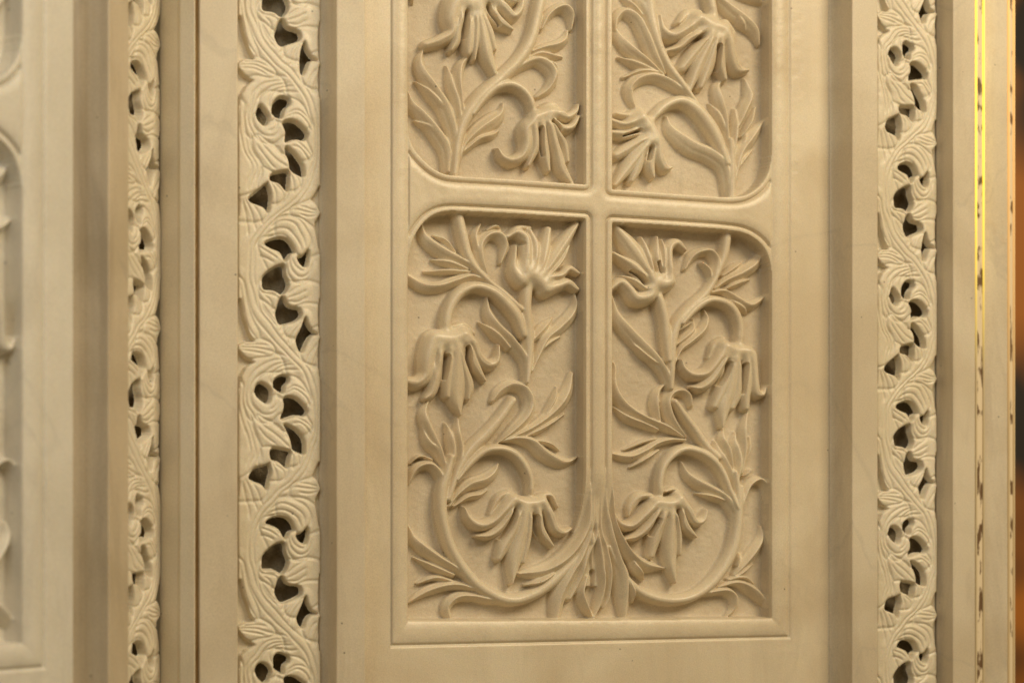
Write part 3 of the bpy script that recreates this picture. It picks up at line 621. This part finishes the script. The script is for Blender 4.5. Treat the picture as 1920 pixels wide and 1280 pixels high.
def extrude(name, prof, mat, parent=None, z0=Z0, z1=Z1, closed=True, cuts=10):
    """vertical moulding from a plan outline (list of (x, y)); gentle unevenness along its height"""
    prof = np.array(prof); n = len(prof)
    zs = np.linspace(z0, z1, cuts + 1)
    r = np.random.default_rng(abs(hash(name)) % 1000 if False else n * 7 + int(prof[0, 0] * 1000) % 97)
    V = []
    for z in zs:
        j = r.normal(0, 0.00010, (1, 2))
        V += [(x + j[0, 0], y + j[0, 1], z) for x, y in prof]
    Fc = []
    for k in range(cuts):
        for i in range(n if closed else n - 1):
            a = k * n + i; b = k * n + (i + 1) % n
            Fc.append((a, b, b + n, a + n))
    return mesh_obj(name, V, Fc, mat, parent, smooth=True)

def soften(prof, r=0.0012, seg=3):
    """round each corner of an open plan outline"""
    P = [np.array(p) for p in prof]; out = [P[0]]
    for i in range(1, len(P) - 1):
        a, b, c = P[i - 1], P[i], P[i + 1]
        la, lc = np.linalg.norm(a - b), np.linalg.norm(c - b)
        rr = min(r, la * 0.4, lc * 0.4)
        s = b + (a - b) / la * rr; e = b + (c - b) / lc * rr
        if la * 0.4 > r: out.append(s + (a - b) / la * 0.0004)
        for t in np.linspace(0, 1, seg + 1):
            out.append((1 - t) ** 2 * s + 2 * t * (1 - t) * b + t * t * e)
        if lc * 0.4 > r: out.append(e + (c - b) / lc * 0.0004)
    out.append(P[-1])
    return out

def cove(a, b, n=7, bulge=0.25):
    """hollow curve between two plan points"""
    a, b = np.array(a), np.array(b)
    c = np.array([b[0], a[1]]) * (1 - bulge) + (a + b) / 2 * bulge
    return [tuple((1 - t) ** 2 * a + 2 * t * (1 - t) * c + t * t * b) for t in np.linspace(0, 1, n)]

P_FIL, P_STRIP = 96.0, 58.0
def jamb_outline(pts, r=0.0012):
    back = 0.03
    return soften([(pts[0][0], back)] + pts + [(pts[-1][0], back)], r)

# plate of the panel beyond the carved lattice
def box_obj(name, x0, x1, y0, y1, z0, z1, mat, parent=None, bevel=0.0008):
    import bmesh
    bm = bmesh.new(); bmesh.ops.create_cube(bm, size=1)
    for v in bm.verts:
        v.co = Vector((x0 + (v.co.x + .5) * (x1 - x0), y0 + (v.co.y + .5) * (y1 - y0), z0 + (v.co.z + .5) * (z1 - z0)))
    if bevel: bmesh.ops.bevel(bm, geom=bm.edges[:], offset=bevel, segments=2, affect='EDGES')
    me = bpy.data.meshes.new(name); bm.to_mesh(me); bm.free(); me.materials.append(mat)
    o = bpy.data.objects.new(name, me); COL.objects.link(o)
    if parent: o.parent = parent
    return o
xl, xr = WX[:, 0].max(), WX[:, -1].min()
zb = WZ[-1].mean()
XL = plan(685, P_LIP)[0] - 0.02; XR = plan(1552, P_LIP)[0]
yl = -P_LIP * U
L0, R0 = float(WX[0, 0]), float(WX[0, -1])
ZB = float(WZ[-1, 0])
# margins: left, right, bottom (flush with the lattice border, butted against it)
def quad_strip(name, pts, mat, parent):
    return mesh_obj(name, pts, [(0, 1, 2, 3)], mat, parent, smooth=False)
zt = float(WZ[0, 0])
XM = plan(711, P_LIP)[0]
quad_strip('plate_margin', [(XM, yl, ZB + (float(WZ[-1, -1]) - ZB) / (R0 - L0) * (XM - L0)), (L0, yl, ZB), (L0, yl, Z1), (XM, yl, Z1)], M_MARBLE, panel)
box_obj('plate_margin', XL, XM + 0.0003, yl - 0.0007, 0.01, Z0, Z1, M_MARBLE, panel, 0.0006)
sl = (float(WZ[-1, -1]) - ZB) / (R0 - L0)
quad_strip('plate_margin', [(R0, yl, float(WZ[-1, -1])), (XR + .004, yl, ZB + sl * (XR + .004 - L0)), (XR + .004, yl, Z1), (R0, yl, Z1)], M_MARBLE, panel)
sl = (float(WZ[-1, -1]) - ZB) / (R0 - L0)
quad_strip('plate_margin', [(XM, yl, Z0), (XR + .004, yl, Z0), (XR + .004, yl, ZB + sl * (XR + .004 - L0)), (XM, yl, ZB + sl * (XM - L0))], M_MARBLE, panel)

# jambs of the main bay
def jamb(name, pts, mat, label, cat='jamb', group=None):
    o = extrude(name, jamb_outline(pts), mat)
    tag(o, label, cat, group)
    return o
xs = lambda u, p: plan(u, p)
J_IN_L = jamb('marble_jamb', cove(xs(598, P_STRIP - 10), xs(631, P_FIL)) + [xs(685, P_FIL)], M_JAMB,
              'flat marble jamb between the wide pierced scroll and the carved panel', group='plain marble jambs')
J_OUT_L = jamb('marble_jamb', [xs(374, P_FIL), xs(446, P_FIL)], M_JAMB,
               'warm marble jamb between the rusty joint and the wide pierced scroll', group='plain marble jambs')
J_IN_R = jamb('marble_jamb', cove(xs(1552, P_LIP), xs(1598, P_FIL)) + [xs(1646, P_FIL)], M_JAMB,
              'marble jamb with a shaded reveal just right of the carved panel', group='plain marble jambs')
J_OUT_R = jamb('marble_jamb', cove(xs(1757, P_STRIP - 10), xs(1787, P_FIL)) + [xs(1829, P_FIL)], M_JAMB,
               'marble jamb between the right pierced scroll and the joint edges lit yellow', group='plain marble jambs')

# ------------------------------------------------------------------ pierced scroll strips
PER = 1493.0                            # one repeat in tracing units
S_H = 0.2422                            # its height in metres
xa = plan(446, P_STRIP)[0]; xb = plan(602, P_STRIP)[0]
SX0, SX1 = 45.0, 500.0                  # tracing columns of the strip's edges
KX = (xb - xa) / (SX1 - SX0); KZ = S_H / PER
HOLES = ["150,590 175,578 220,620 215,668 190,687 155,665 140,630",
 "235,600 240,560 280,528 325,535 325,570 300,600 290,640 240,615",
 "300,660 350,655 400,680 427,710 412,745 370,750 300,770 305,720",
 "305,795 350,810 400,870 412,930 400,948 335,920 325,860",
 "235,925 320,922 325,960 315,1030 270,990 223,972",
 "103,1080 200,995 215,1000 228,1060 210,1147 180,1120",
 "195,1324 230,1290 285,1283 330,1304 358,1356 330,1370 302,1406 270,1362 230,1342",
 "368,1382 400,1368 430,1340 432,1396 415,1432 385,1416",
 "190,1486 240,1446 295,1426 305,1476 322,1536 288,1594 240,1574 185,1568 180,1526",
 "250,1676 282,1602 320,1646 382,1661 385,1706 320,1740 275,1750 252,1716",
 "373,1826 385,1776 412,1712 430,1752 458,1790 486,1808 450,1816 425,1846 400,1893 378,1866"]
# recessed hollows along both edges
LOWS = ["20,130 60,130 75,220 108,300 135,345 85,352 38,384 20,384", "20,392 40,395 80,440 132,466 90,490 62,530 48,600 20,640",
 "520,980 490,990 470,1040 460,1062 482,1085 498,1136 520,1140", "520,1146 498,1146 472,1190 478,1250 492,1330 520,1400",
 "20,1060 44,1068 52,1100 48,1180 20,1200", "20,1000 44,1000 44,1050 20,1056",
 "520,320 500,330 492,346 488,420 496,520 520,560", "520,250 496,262 497,322 520,326",
 "20,690 46,700 44,900 20,960", "520,1560 496,1600 488,1700 494,1800 520,1820", "520,640 500,660 500,860 520,900"]
VEINS = [
 (2.0, "75,0 90,100 130,210 205,315 310,415 395,500 440,600 462,720 455,850 420,980 350,1080 260,1155 180,1225 125,1320 105,1430 112,1550 160,1680 230,1775 320,1860"),
 (2.0, "100,0 120,100 160,195 235,290 330,385 420,480 468,590 482,720 476,860 445,985 380,1085 285,1160 205,1235 150,1330 130,1430 140,1550 190,1665 260,1750 350,1840"),
 (2.4, "50,390 130,385 220,405 310,430"), (2.2, "60,400 130,408 200,420"), (2.2, "75,375 140,365 210,375"),
 (2.4, "300,445 230,455 165,490 110,560 90,640 105,720 160,775 230,785 280,755"),
 (2.4, "330,455 250,475 190,515 135,570 115,640 135,705 185,740 240,735 275,700"),
 (2.2, "350,470 290,480 240,510 215,555 225,600"), (2.0, "380,500 330,500 280,505 235,535"),
 (2.2, "270,640 255,690 215,715"),
 (2.2, "62,560 50,680 70,800 110,920 100,1030"), (2.2, "85,600 72,700 100,820 140,930 125,1020"), (2.2, "100,720 130,820 170,930 165,990"),
 (2.3, "130,730 190,800 260,860 325,912"), (2.0, "150,800 210,870 250,905"), (2.0, "190,770 270,800 315,870"),
 (2.0, "300,645 360,615 410,640 440,690"), (2.0, "310,625 360,595 420,615 452,665"), (2.0, "305,765 370,760 420,790 445,830"), (2.0, "340,790 390,790 430,850"),
 (2.0, "330,925 370,960 385,1010"), (2.0, "335,935 345,985 350,1040"), (2.0, "222,975 250,1040 255,1110"), (2.0, "235,985 290,1040 290,1090"),
 (2.2, "490,1140 420,1135 340,1130 270,1165"), (2.0, "485,1130 430,1112 370,1105"), (2.0, "480,1150 430,1160 370,1152"),
 (2.2, "105,1085 150,1150 180,1230"), (2.0, "85,1090 120,1170 140,1260"), (2.0, "70,1100 90,1200 100,1300"),
 (2.4, "240,1190 320,1175 400,1210 440,1270 440,1320 400,1360"), (2.2, "215,1235 280,1200 350,1220 400,1270 410,1330"), (2.2, "200,1270 260,1240 320,1250 370,1290 390,1345"), (2.0, "195,1300 250,1270 310,1280 350,1330"),
 (2.0, "180,1335 230,1350 280,1390"), (2.0, "165,1350 215,1370 260,1400"), (2.0, "160,1390 200,1400 240,1420"),
 (2.4, "320,1390 335,1450 380,1490 430,1470 455,1400"), (2.2, "335,1390 355,1430 400,1455 435,1420"), (2.2, "310,1420 320,1480 365,1525 420,1515"),
 (2.2, "300,1598 350,1560 410,1520 440,1470"), (2.0, "310,1615 370,1590 420,1560"), (2.0, "310,1630 370,1630 420,1600"),
 (2.0, "185,1575 230,1590 275,1595"), (2.0, "185,1600 225,1640 235,1710"), (2.0, "160,1500 150,1580 185,1670 240,1750"),
 (2.2, "400,1715 340,1755 305,1830"), (2.0, "385,1725 350,1790 335,1850"), (2.0, "370,1715 310,1760 280,1790"),
 (2.2, "480,1850 440,1900 420,1960"), (2.0, "490,1870 465,1930 450,1990"), (2.0, "465,500 480,420 488,360"),
 (2.0, "60,60 72,160 95,250 150,330"), (2.0, "170,95 210,100 255,112"), (2.0, "170,130 190,200 250,270"), (2.0, "150,110 170,200 230,280"),
 (2.2, "385,225 330,260 290,330"), (2.0, "380,235 345,300 320,370"), (2.0, "360,225 310,245 270,300")]
SEEDS = [('scroll_stem', "85,0 120,150 220,300 310,415 420,500 465,640 465,800 430,980 340,1090 220,1190 130,1310 110,1430 120,1560 200,1710 320,1860"),
 ('leaf', "45,390 130,390 210,400"), ('leaf', "250,460 150,500 85,620 110,730"), ('leaf', "240,560 200,560 215,600"), ('leaf', "140,680 200,720 280,700"),
 ('leaf', "150,780 240,860 320,900"), ('leaf', "60,600 60,760 100,900 80,1040"), ('leaf', "310,640 370,610 420,640"), ('leaf', "310,775 370,770 430,810"),
 ('leaf', "335,930 360,990"), ('leaf', "222,975 270,1060"), ('leaf', "105,1085 170,1170"), ('leaf', "490,1138 410,1130 350,1130"),
 ('leaf', "280,1200 380,1230 400,1330"), ('leaf', "190,1330 280,1390"), ('leaf', "330,1400 370,1470 440,1440"), ('leaf', "300,1600 400,1550"),
 ('leaf', "190,1575 270,1600"), ('leaf', "400,1715 320,1790"), ('leaf', "480,1850 430,1930"), ('leaf', "60,50 80,200 110,290"), ('leaf', "170,110 240,120")]
def parse(s): return np.array([[float(c) for c in w.split(',')] for w in s.split()])
gx = np.arange(SX0 - 14, SX1 + 10, 3.0); ny_ = 498; gy = np.linspace(0, PER, ny_ + 1)
BX, BY = np.meshgrid(gx, gy)
wenv = np.sqrt(np.clip(np.sin(np.pi * BY / PER), 0, 1)); wenv[0] = 0; wenv[-1] = 0
PROTOS = []
def build_variant(seed):
    rv = np.random.default_rng(seed); sh_ = BX.shape
    xe_ = np.clip(np.minimum(BX - SX0, SX1 - BX) / 60, 0, 1)
    SXg = BX + wenv * xe_ * 7 * smooth_noise(sh_, 28, rv)
    SYg = BY + wenv * 9 * smooth_noise(sh_, 34, rv)
    hs = np.full(SXg.shape, 0.0)
    dh = np.full(SXg.shape, 99.0); dl = np.full(SXg.shape, 99.0)
    for s in HOLES:
        P = cr(parse(s), 8, True)
        for o in (-PER, 0, PER):
            Q = P + [0, o]
            if Q[:, 1].max() < -60 or Q[:, 1].min() > PER + 60: continue
            dh = np.minimum(dh, poly_sdf(SXg, SYg, Q))
    for s in LOWS:
        P = parse(s)
        for o in (-PER, 0, PER):
            Q = P + [0, o]
            if Q[:, 1].max() < -60 or Q[:, 1].min() > PER + 60: continue
            dl = np.minimum(dl, poly_sdf(SXg, SYg, Q))
    dl = np.minimum(dl, np.minimum(SXg - (SX0 - 1), (SX1 + 1) - SXg))
    dv_ = np.zeros(SXg.shape)
    for w, s in VEINS:
        P = parse(s); P = cr(np.column_stack([P, np.ones(len(P))]), 14)
        for o in (-PER, 0, PER):
            Q = P + [0, o, 0]
            if Q[:, 1].max() < -30 or Q[:, 1].min() > PER + 30: continue
            r, q, t, d, _, _ = nearest(SXg, SYg, Q)
            end = np.clip(np.minimum(t, 1 - t) * 6 + 0.25, 0, 1)
            dv_ = np.maximum(dv_, end * np.exp(-(d / (w * 3.0)) ** 2) * w * 1.35)
    bd2 = np.full(SXg.shape, 1e9)
    bd = np.full(SXg.shape, 1e9); SL = np.zeros(SXg.shape, int)
    for k, (nm, s) in enumerate(SEEDS):
        P = parse(s); P = cr(np.column_stack([P, np.ones(len(P))]), 14)
        for o in (-PER, 0, PER):
            Q = P + [0, o, 0]
            if Q[:, 1].max() < -200 or Q[:, 1].min() > PER + 200: continue
            d = nearest(SXg, SYg, Q)[3]
            m = d < bd; bd2 = np.where(m, np.where(SL == k, bd2, bd), np.where(SL == k, bd2, np.minimum(bd2, d))); bd = np.where(m, d, bd); SL = np.where(m, k, SL)
    # all heights in relief units (0.5 mm)
    hs = 2.0 * (1 - np.clip(bd / 55, 0, 1) ** 2) - dv_ * 0.78 - 2.4 * np.exp(-((bd2 - bd) / 12.0) ** 2)
    R = 16.0
    e = np.clip(dh / R, 0, 1); hs -= 5.5 * (1 - np.sqrt(1 - (1 - e) ** 2))
    hs = np.where(dh < -1.5, -17.0, hs)
    e = np.clip(dl / R, 0, 1); hs -= 6 * (1 - np.sqrt(1 - (1 - e) ** 2))
    hs = np.where(dl < 0, np.minimum(hs, -13.0), hs)
    def blur_wrap(a, s):
        n = 8; b = np.vstack([a[-1 - n:-1], a, a[1:1 + n]]); return blur(b, s)[n:-n]
    hole_face = dh < -5.0
    hs = blur_wrap(hs, 0.8)
    hs += 0.18 * smooth_noise(sh_, 9, rv) * wenv
    SV = np.stack([(BX - SX0) * KX, -hs * U, -BY * KZ], -1)
    ext = np.vstack([SV[-2:-1] + [0, 0, PER * KZ], SV, SV[1:2] - [0, 0, PER * KZ]])
    dvv = (ext[2:] - ext[:-2]); duu = np.gradient(SV, axis=1)
    SN = np.cross(dvv, duu); SN /= np.linalg.norm(SN, axis=-1, keepdims=True)
    if SN[100, 60, 1] > 0: SN = -SN
    slf = SL[:-1, :-1].copy()
    hf4 = hole_face[:-1, :-1] & hole_face[1:, :-1] & hole_face[:-1, 1:] & hole_face[1:, 1:]
    slf[hf4] = -1
    PROTO = []
    def make_strip(i, v, f, n):
        PROTO.append((SEEDS[i][0], mesh_obj(SEEDS[i][0], v, f, M_PIERCED, None, n)))
    lattice_parts(SV, SN, slf, make_strip)
    return PROTO
PROTOS = [build_variant(s_) for s_ in (3, 11, 27)]
strip_w = (xb - xa)
used_proto = set()
def pierced(x, y, z_eye, rz, label, periods, shift=0):
    """z_eye: height of one scroll eye (tracing row 632)"""
    root = empty('pierced_scroll', (x, y, 0)); root.rotation_euler = (0, 0, rz)
    tag(root, label, 'pierced border', 'pierced marble scroll borders')
    for k in periods:
        for nm, pr in PROTOS[(k + shift) % 3]:
            if pr.name in used_proto:
                o = pr.copy(); COL.objects.link(o)
            else:
                o = pr; used_proto.add(pr.name); pr['base'] = tuple(pr.location)
            o.parent = root
            o.location = Vector(pr['base']) + Vector((0, 0, z_eye + 632 * KZ + k * S_H))
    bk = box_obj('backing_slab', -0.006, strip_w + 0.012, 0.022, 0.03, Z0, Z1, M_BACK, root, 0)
    return root
ypl = -P_STRIP * U
xe, ze = unproj(505, 215, P_STRIP)
pierced(xa, ypl, float(ze), 0, 'wide sharply focused pierced marble scroll left of the carved panel', (-2, -1, 0, 1))
xc = plan(1646, P_STRIP)[0]
xe, ze2 = unproj(1688, 108, P_STRIP)
pierced(xc - 0.0015, ypl, float(ze2), 0, 'pierced marble scroll right of the carved panel, near the joint edges lit yellow', (-3, -2, -1, 0, 1), 1)
print('strip widths: left %.4f right %.4f' % (xb - xa, plan(1760, P_STRIP)[0] - xc), 'eye z', float(ze), float(ze2))

# ------------------------------------------------------------------ neighbouring bay, turned 45 degrees
dep, lat = 1.25, (41 - CX) / F * 1.25
tgt = np.array([CAM[0] + dep * ST + lat * CT, CAM[1] + dep * CT - lat * ST])
RZ = math.radians(50.5)
src = np.array(plan(1446, P_LIP))
c, s = math.cos(RZ), math.sin(RZ)
off = tgt - np.array([c * src[0] - s * src[1], s * src[0] + c * src[1]])
BAY = Matrix.Translation((off[0], off[1], 0)) @ Matrix.Rotation(RZ, 4, 'Z')
def bay_pt(x, y): v = BAY @ Vector((x, y, 0)); return v.x, v.y
for u, p in ((1446, 38), (1478, 38), (1552, 38), (1598, 96), (1646, 96), (1646, 68), (1760, 68), (1787, 96), (1829, 96)):
    q = bay_pt(*plan(u, p)); print('bay', u, p, '-> col %.0f' % proj(q[0], q[1], 0)[0])
RZ2 = math.radians(33)                  # the next panel stands at a gentler angle than its jambs
c2, s2 = math.cos(RZ2), math.sin(RZ2)
off2 = tgt - np.array([c2 * src[0] - s2 * src[1], s2 * src[0] + c2 * src[1]])
BAY2 = Matrix.Translation((off2[0], off2[1], 0)) @ Matrix.Rotation(RZ2, 4, 'Z')
p2 = panel.copy(); COL.objects.link(p2); p2.matrix_world = BAY2
xq = R0
while True:
    q = BAY2 @ Vector((xq, yl, 0))
    if proj(q.x, q.y, 0)[0] > 136: break
    xq += 0.0005
zr = float(WZ[-1, -1])
for pts in ([(R0, yl, zr), (xq, yl, zr + sl * (xq - R0)), (xq, yl, Z1), (R0, yl, Z1)],
            [(R0 - 0.25, yl, Z0), (xq, yl, Z0), (xq, yl, zr + sl * (xq - R0)), (R0 - 0.25, yl, zr - sl * 0.25)]):
    quad_strip('plate_margin', pts, M_PALE, p2)
p2['label'] = 'blurred marble panel edge with curling leaf tips at the far left of the photo'
first = {}
src_children = list(panel.children)
for ch in src_children:
    co = np.array([ch.location.x + ch.dimensions.x / 2])
    if ch.name.split('.')[0] in ('stem', 'leaf', 'flower') and proj(ch.location.x + ch.dimensions.x * 0.5, 0, 0)[0] < 1330: continue
    if ch.name.startswith('plate_margin'): continue
    cc = ch.copy(); COL.objects.link(cc); cc.parent = p2
    cc.material_slots[0].link = 'OBJECT'; cc.material_slots[0].material = M_PALE
    for g in ch.children:
        if proj(ch.location.x + g.location.x, 0, 0)[0] < 1290: continue
        gg = g.copy(); COL.objects.link(gg); gg.parent = cc
        gg.material_slots[0].link = 'OBJECT'; gg.material_slots[0].material = M_PALE
def bay_copy(o, label, mat=None):
    q = o.copy(); q.data = o.data.copy() if mat else o.data
    COL.objects.link(q); q.matrix_world = BAY @ Matrix.Translation(o.location)
    if mat: q.data.materials[0] = mat
    q['label'] = label
    return q
bay_copy(J_IN_R, 'pale marble jamb with a broad shaded reveal beside the blurred far left panel', M_SMOKY_SHADED)
def at_depth(col, dep_):
    la = (col - CX) / F * dep_
    return (CAM[0] + dep_ * ST + la * CT, CAM[1] + dep_ * CT - la * ST)
def depth_of(x, y): return (x - CAM[0]) * ST + (y - CAM[1]) * CT
d_st = depth_of(*bay_pt(*plan(1752, P_STRIP - 8)))
d_mj = depth_of(*plan(374, P_FIL))
print('depths', d_st, d_mj)
pc = [at_depth(300, d_st), at_depth(333, d_mj + 0.010), at_depth(337, d_mj + 0.003), at_depth(366, d_mj - 0.002)]
jc = extrude('marble_jamb', jamb_outline(pc), M_PIERCED)
tag(jc, 'pale stepped marble jamb left of the rusty joint', 'jamb', 'plain marble jambs')
q = bay_pt(xc - 0.0015, ypl)
dq = (q[0] - CAM[0]) * ST + (q[1] - CAM[1]) * CT
z3 = (HY - 425) * (1.40) / F
pierced(q[0], q[1], z3, RZ, 'narrow foreshortened pierced marble scroll left of the rusty joint', (-2, -1, 0, 1), 2)

# marble with broken brown spots
M_SPOT, nt, b = new_mat('spotted_marble')
g = nt.nodes.new('ShaderNodeNewGeometry'); mp = nt.nodes.new('ShaderNodeMapping'); mp.inputs['Scale'].default_value = (120, 120, 45)
nzz = nt.nodes.new('ShaderNodeTexNoise'); nzz.inputs['Scale'].default_value = 1.0; nzz.inputs['Detail'].default_value = 4
rp = nt.nodes.new('ShaderNodeValToRGB'); rp.color_ramp.elements[0].position = 0.38; rp.color_ramp.elements[0].color = (0.16, 0.09, 0.04, 1)
rp.color_ramp.elements[1].position = 0.46; rp.color_ramp.elements[1].color = (0.80, 0.66, 0.45, 1)
nt.links.new(g.outputs['Position'], mp.inputs[0]); nt.links.new(mp.outputs[0], nzz.inputs['Vector'])
nt.links.new(nzz.outputs['Fac'], rp.inputs[0]); nt.links.new(rp.outputs[0], b.inputs['Base Color'])
# rusty joint in the corner
a = np.array(plan(374, P_FIL)); b = np.array(pc[-1])
n = 260; zz = np.linspace(Z0, Z1, n)
rj = np.random.default_rng(3)
ua = proj(a[0], a[1], 0)[0]; ub = proj(b[0], b[1], 0)[0]
print('joint between cols', ub, ua)
V, Fc = [], []
lo = b * 1.0; hi = a * 1.0
for k, z in enumerate(zz):
    j = rj.normal(0, 0.0005, 2); w = rj.normal(0, 0.0004)
    for t in np.linspace(-0.15, 1.1, 5):
        x, y = lo + (hi - lo) * t
        V.append((x + w * 0.3, y + 0.004 + rj.normal(0, 0.0004), z))
for k in range(n - 1):
    for i in range(4):
        A = k * 5 + i; Fc.append((A, A + 1, A + 6, A + 5))
jo = mesh_obj('mortar_joint', V, Fc, M_JOINT)
tag(jo, 'thin rusty brown mortar line running down the corner between two marble jambs', 'mortar joint')

# ------------------------------------------------------------------ right edge: joint edges with emissive reflection, next bay, warm background
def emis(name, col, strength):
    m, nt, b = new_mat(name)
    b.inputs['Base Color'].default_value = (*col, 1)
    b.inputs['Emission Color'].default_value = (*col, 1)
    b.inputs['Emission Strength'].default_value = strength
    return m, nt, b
m_reflection, nt, b = emis('emissive_yellow_reflection', (1.0, 0.70, 0.0), 1.0)  # emission stands in for a glow reflected on the joint's polished edges
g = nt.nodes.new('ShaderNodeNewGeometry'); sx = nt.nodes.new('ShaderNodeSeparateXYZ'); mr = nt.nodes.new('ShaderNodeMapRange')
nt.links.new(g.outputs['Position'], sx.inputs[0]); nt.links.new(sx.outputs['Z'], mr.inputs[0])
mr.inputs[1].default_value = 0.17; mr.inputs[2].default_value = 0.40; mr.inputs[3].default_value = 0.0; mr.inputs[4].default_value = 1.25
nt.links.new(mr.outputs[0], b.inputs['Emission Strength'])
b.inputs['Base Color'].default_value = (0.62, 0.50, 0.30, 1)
line = empty('joint_edges', (plan(1838, P_FIL)[0], -P_FIL * U, 0))
tag(line, 'pair of thin joint edges along the right jamb, bright yellow reflection towards the top put in as emission', 'light strip')  # joint edges, no light strip there; emission stands in for the reflection
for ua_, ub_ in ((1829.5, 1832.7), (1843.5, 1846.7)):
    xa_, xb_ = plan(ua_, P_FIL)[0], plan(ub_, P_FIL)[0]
    o = box_obj('emissive_lit_edge', xa_ - line.location.x, xb_ - line.location.x, 0, 0.02, Z0, Z1, m_reflection, line, 0.0004)
xa_, xb_ = plan(1832.7, P_FIL)[0], plan(1843.5, P_FIL)[0]
o = box_obj('stone_core', xa_ - line.location.x, xb_ - line.location.x, 0.0012, 0.02, Z0, Z1, M_SPOT, line, 0)
xa_, xb_ = plan(1848.5, P_FIL - 10)[0], plan(1890, P_FIL - 10)[0]
o = extrude('end_jamb', jamb_outline([(xa_, -(P_FIL - 22) * U), (xb_, -(P_FIL - 10) * U)]), M_JAMB)
tag(o, 'shadowy marble jamb at the far right beyond the joint edges lit yellow', 'jamb')
xa_, xb_ = plan(1890.5, P_FIL - 8)[0], plan(1904, P_FIL - 8)[0]
m_edge, nt, b = emis('emissive_amber_lit_edge', (1.0, 0.42, 0.07), 0.25)  # emission put in for warm light caught on the bead's edges
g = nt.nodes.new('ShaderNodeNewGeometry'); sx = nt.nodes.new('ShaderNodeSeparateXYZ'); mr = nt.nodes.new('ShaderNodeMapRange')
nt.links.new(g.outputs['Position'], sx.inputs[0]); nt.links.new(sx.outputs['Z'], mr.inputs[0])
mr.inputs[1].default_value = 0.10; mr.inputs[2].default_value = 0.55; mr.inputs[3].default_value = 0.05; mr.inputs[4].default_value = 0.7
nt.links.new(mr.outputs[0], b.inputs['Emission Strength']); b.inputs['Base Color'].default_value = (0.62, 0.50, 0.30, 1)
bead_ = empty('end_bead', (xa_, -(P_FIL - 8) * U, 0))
box_obj('emissive_lit_edge', 0, (xb_ - xa_) * .3, 0, 0.02, Z0, Z1, m_edge, bead_, 0.0006)
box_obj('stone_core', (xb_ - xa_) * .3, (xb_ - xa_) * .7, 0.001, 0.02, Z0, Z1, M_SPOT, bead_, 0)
box_obj('emissive_lit_edge', (xb_ - xa_) * .7, (xb_ - xa_), 0, 0.02, Z0, Z1, m_edge, bead_, 0.0006)
tag(bead_, 'slim amber lit bead at the very right edge against the orange background', 'bead')
# far warm background
m_bg, nt, b = new_mat('warm_backdrop')
tc = nt.nodes.new('ShaderNodeNewGeometry'); nz_ = nt.nodes.new('ShaderNodeTexNoise'); nz_.inputs['Scale'].default_value = 2.2
rp = nt.nodes.new('ShaderNodeValToRGB')
rp.color_ramp.elements[0].position = 0.42; rp.color_ramp.elements[0].color = (0.03, 0.02, 0.015, 1)
rp.color_ramp.elements[1].position = 0.58; rp.color_ramp.elements[1].color = (0.75, 0.26, 0.03, 1)
nt.links.new(tc.outputs['Position'], nz_.inputs['Vector']); nt.links.new(nz_.outputs['Fac'], rp.inputs[0]); nt.links.new(rp.outputs[0], b.inputs['Base Color'])
fx = CAM[0] + 4 * ST + 4 * 0.32 * CT; fy = CAM[1] + 4 * CT - 4 * 0.32 * ST
bg = box_obj('back_wall', -0.9, 0.9, 0, 0.1, -0.8, 2.2, m_bg, None, 0); bg.location = (fx, fy, 0); bg.rotation_euler = (0, 0, -TH)
tag(bg, kind='structure')
# core of the wall behind everything
core = box_obj('wall', plan(374, 96)[0] - 0.01, plan(1904, 60)[0], 0.032, 0.12, Z0, Z1, M_JAMB, None, 0)
tag(core, kind='structure')
print('parts', len(PANEL_OBJS), 'tris', sum(len(o.data.polygons) for o in bpy.data.objects if o.type == 'MESH') * 2)
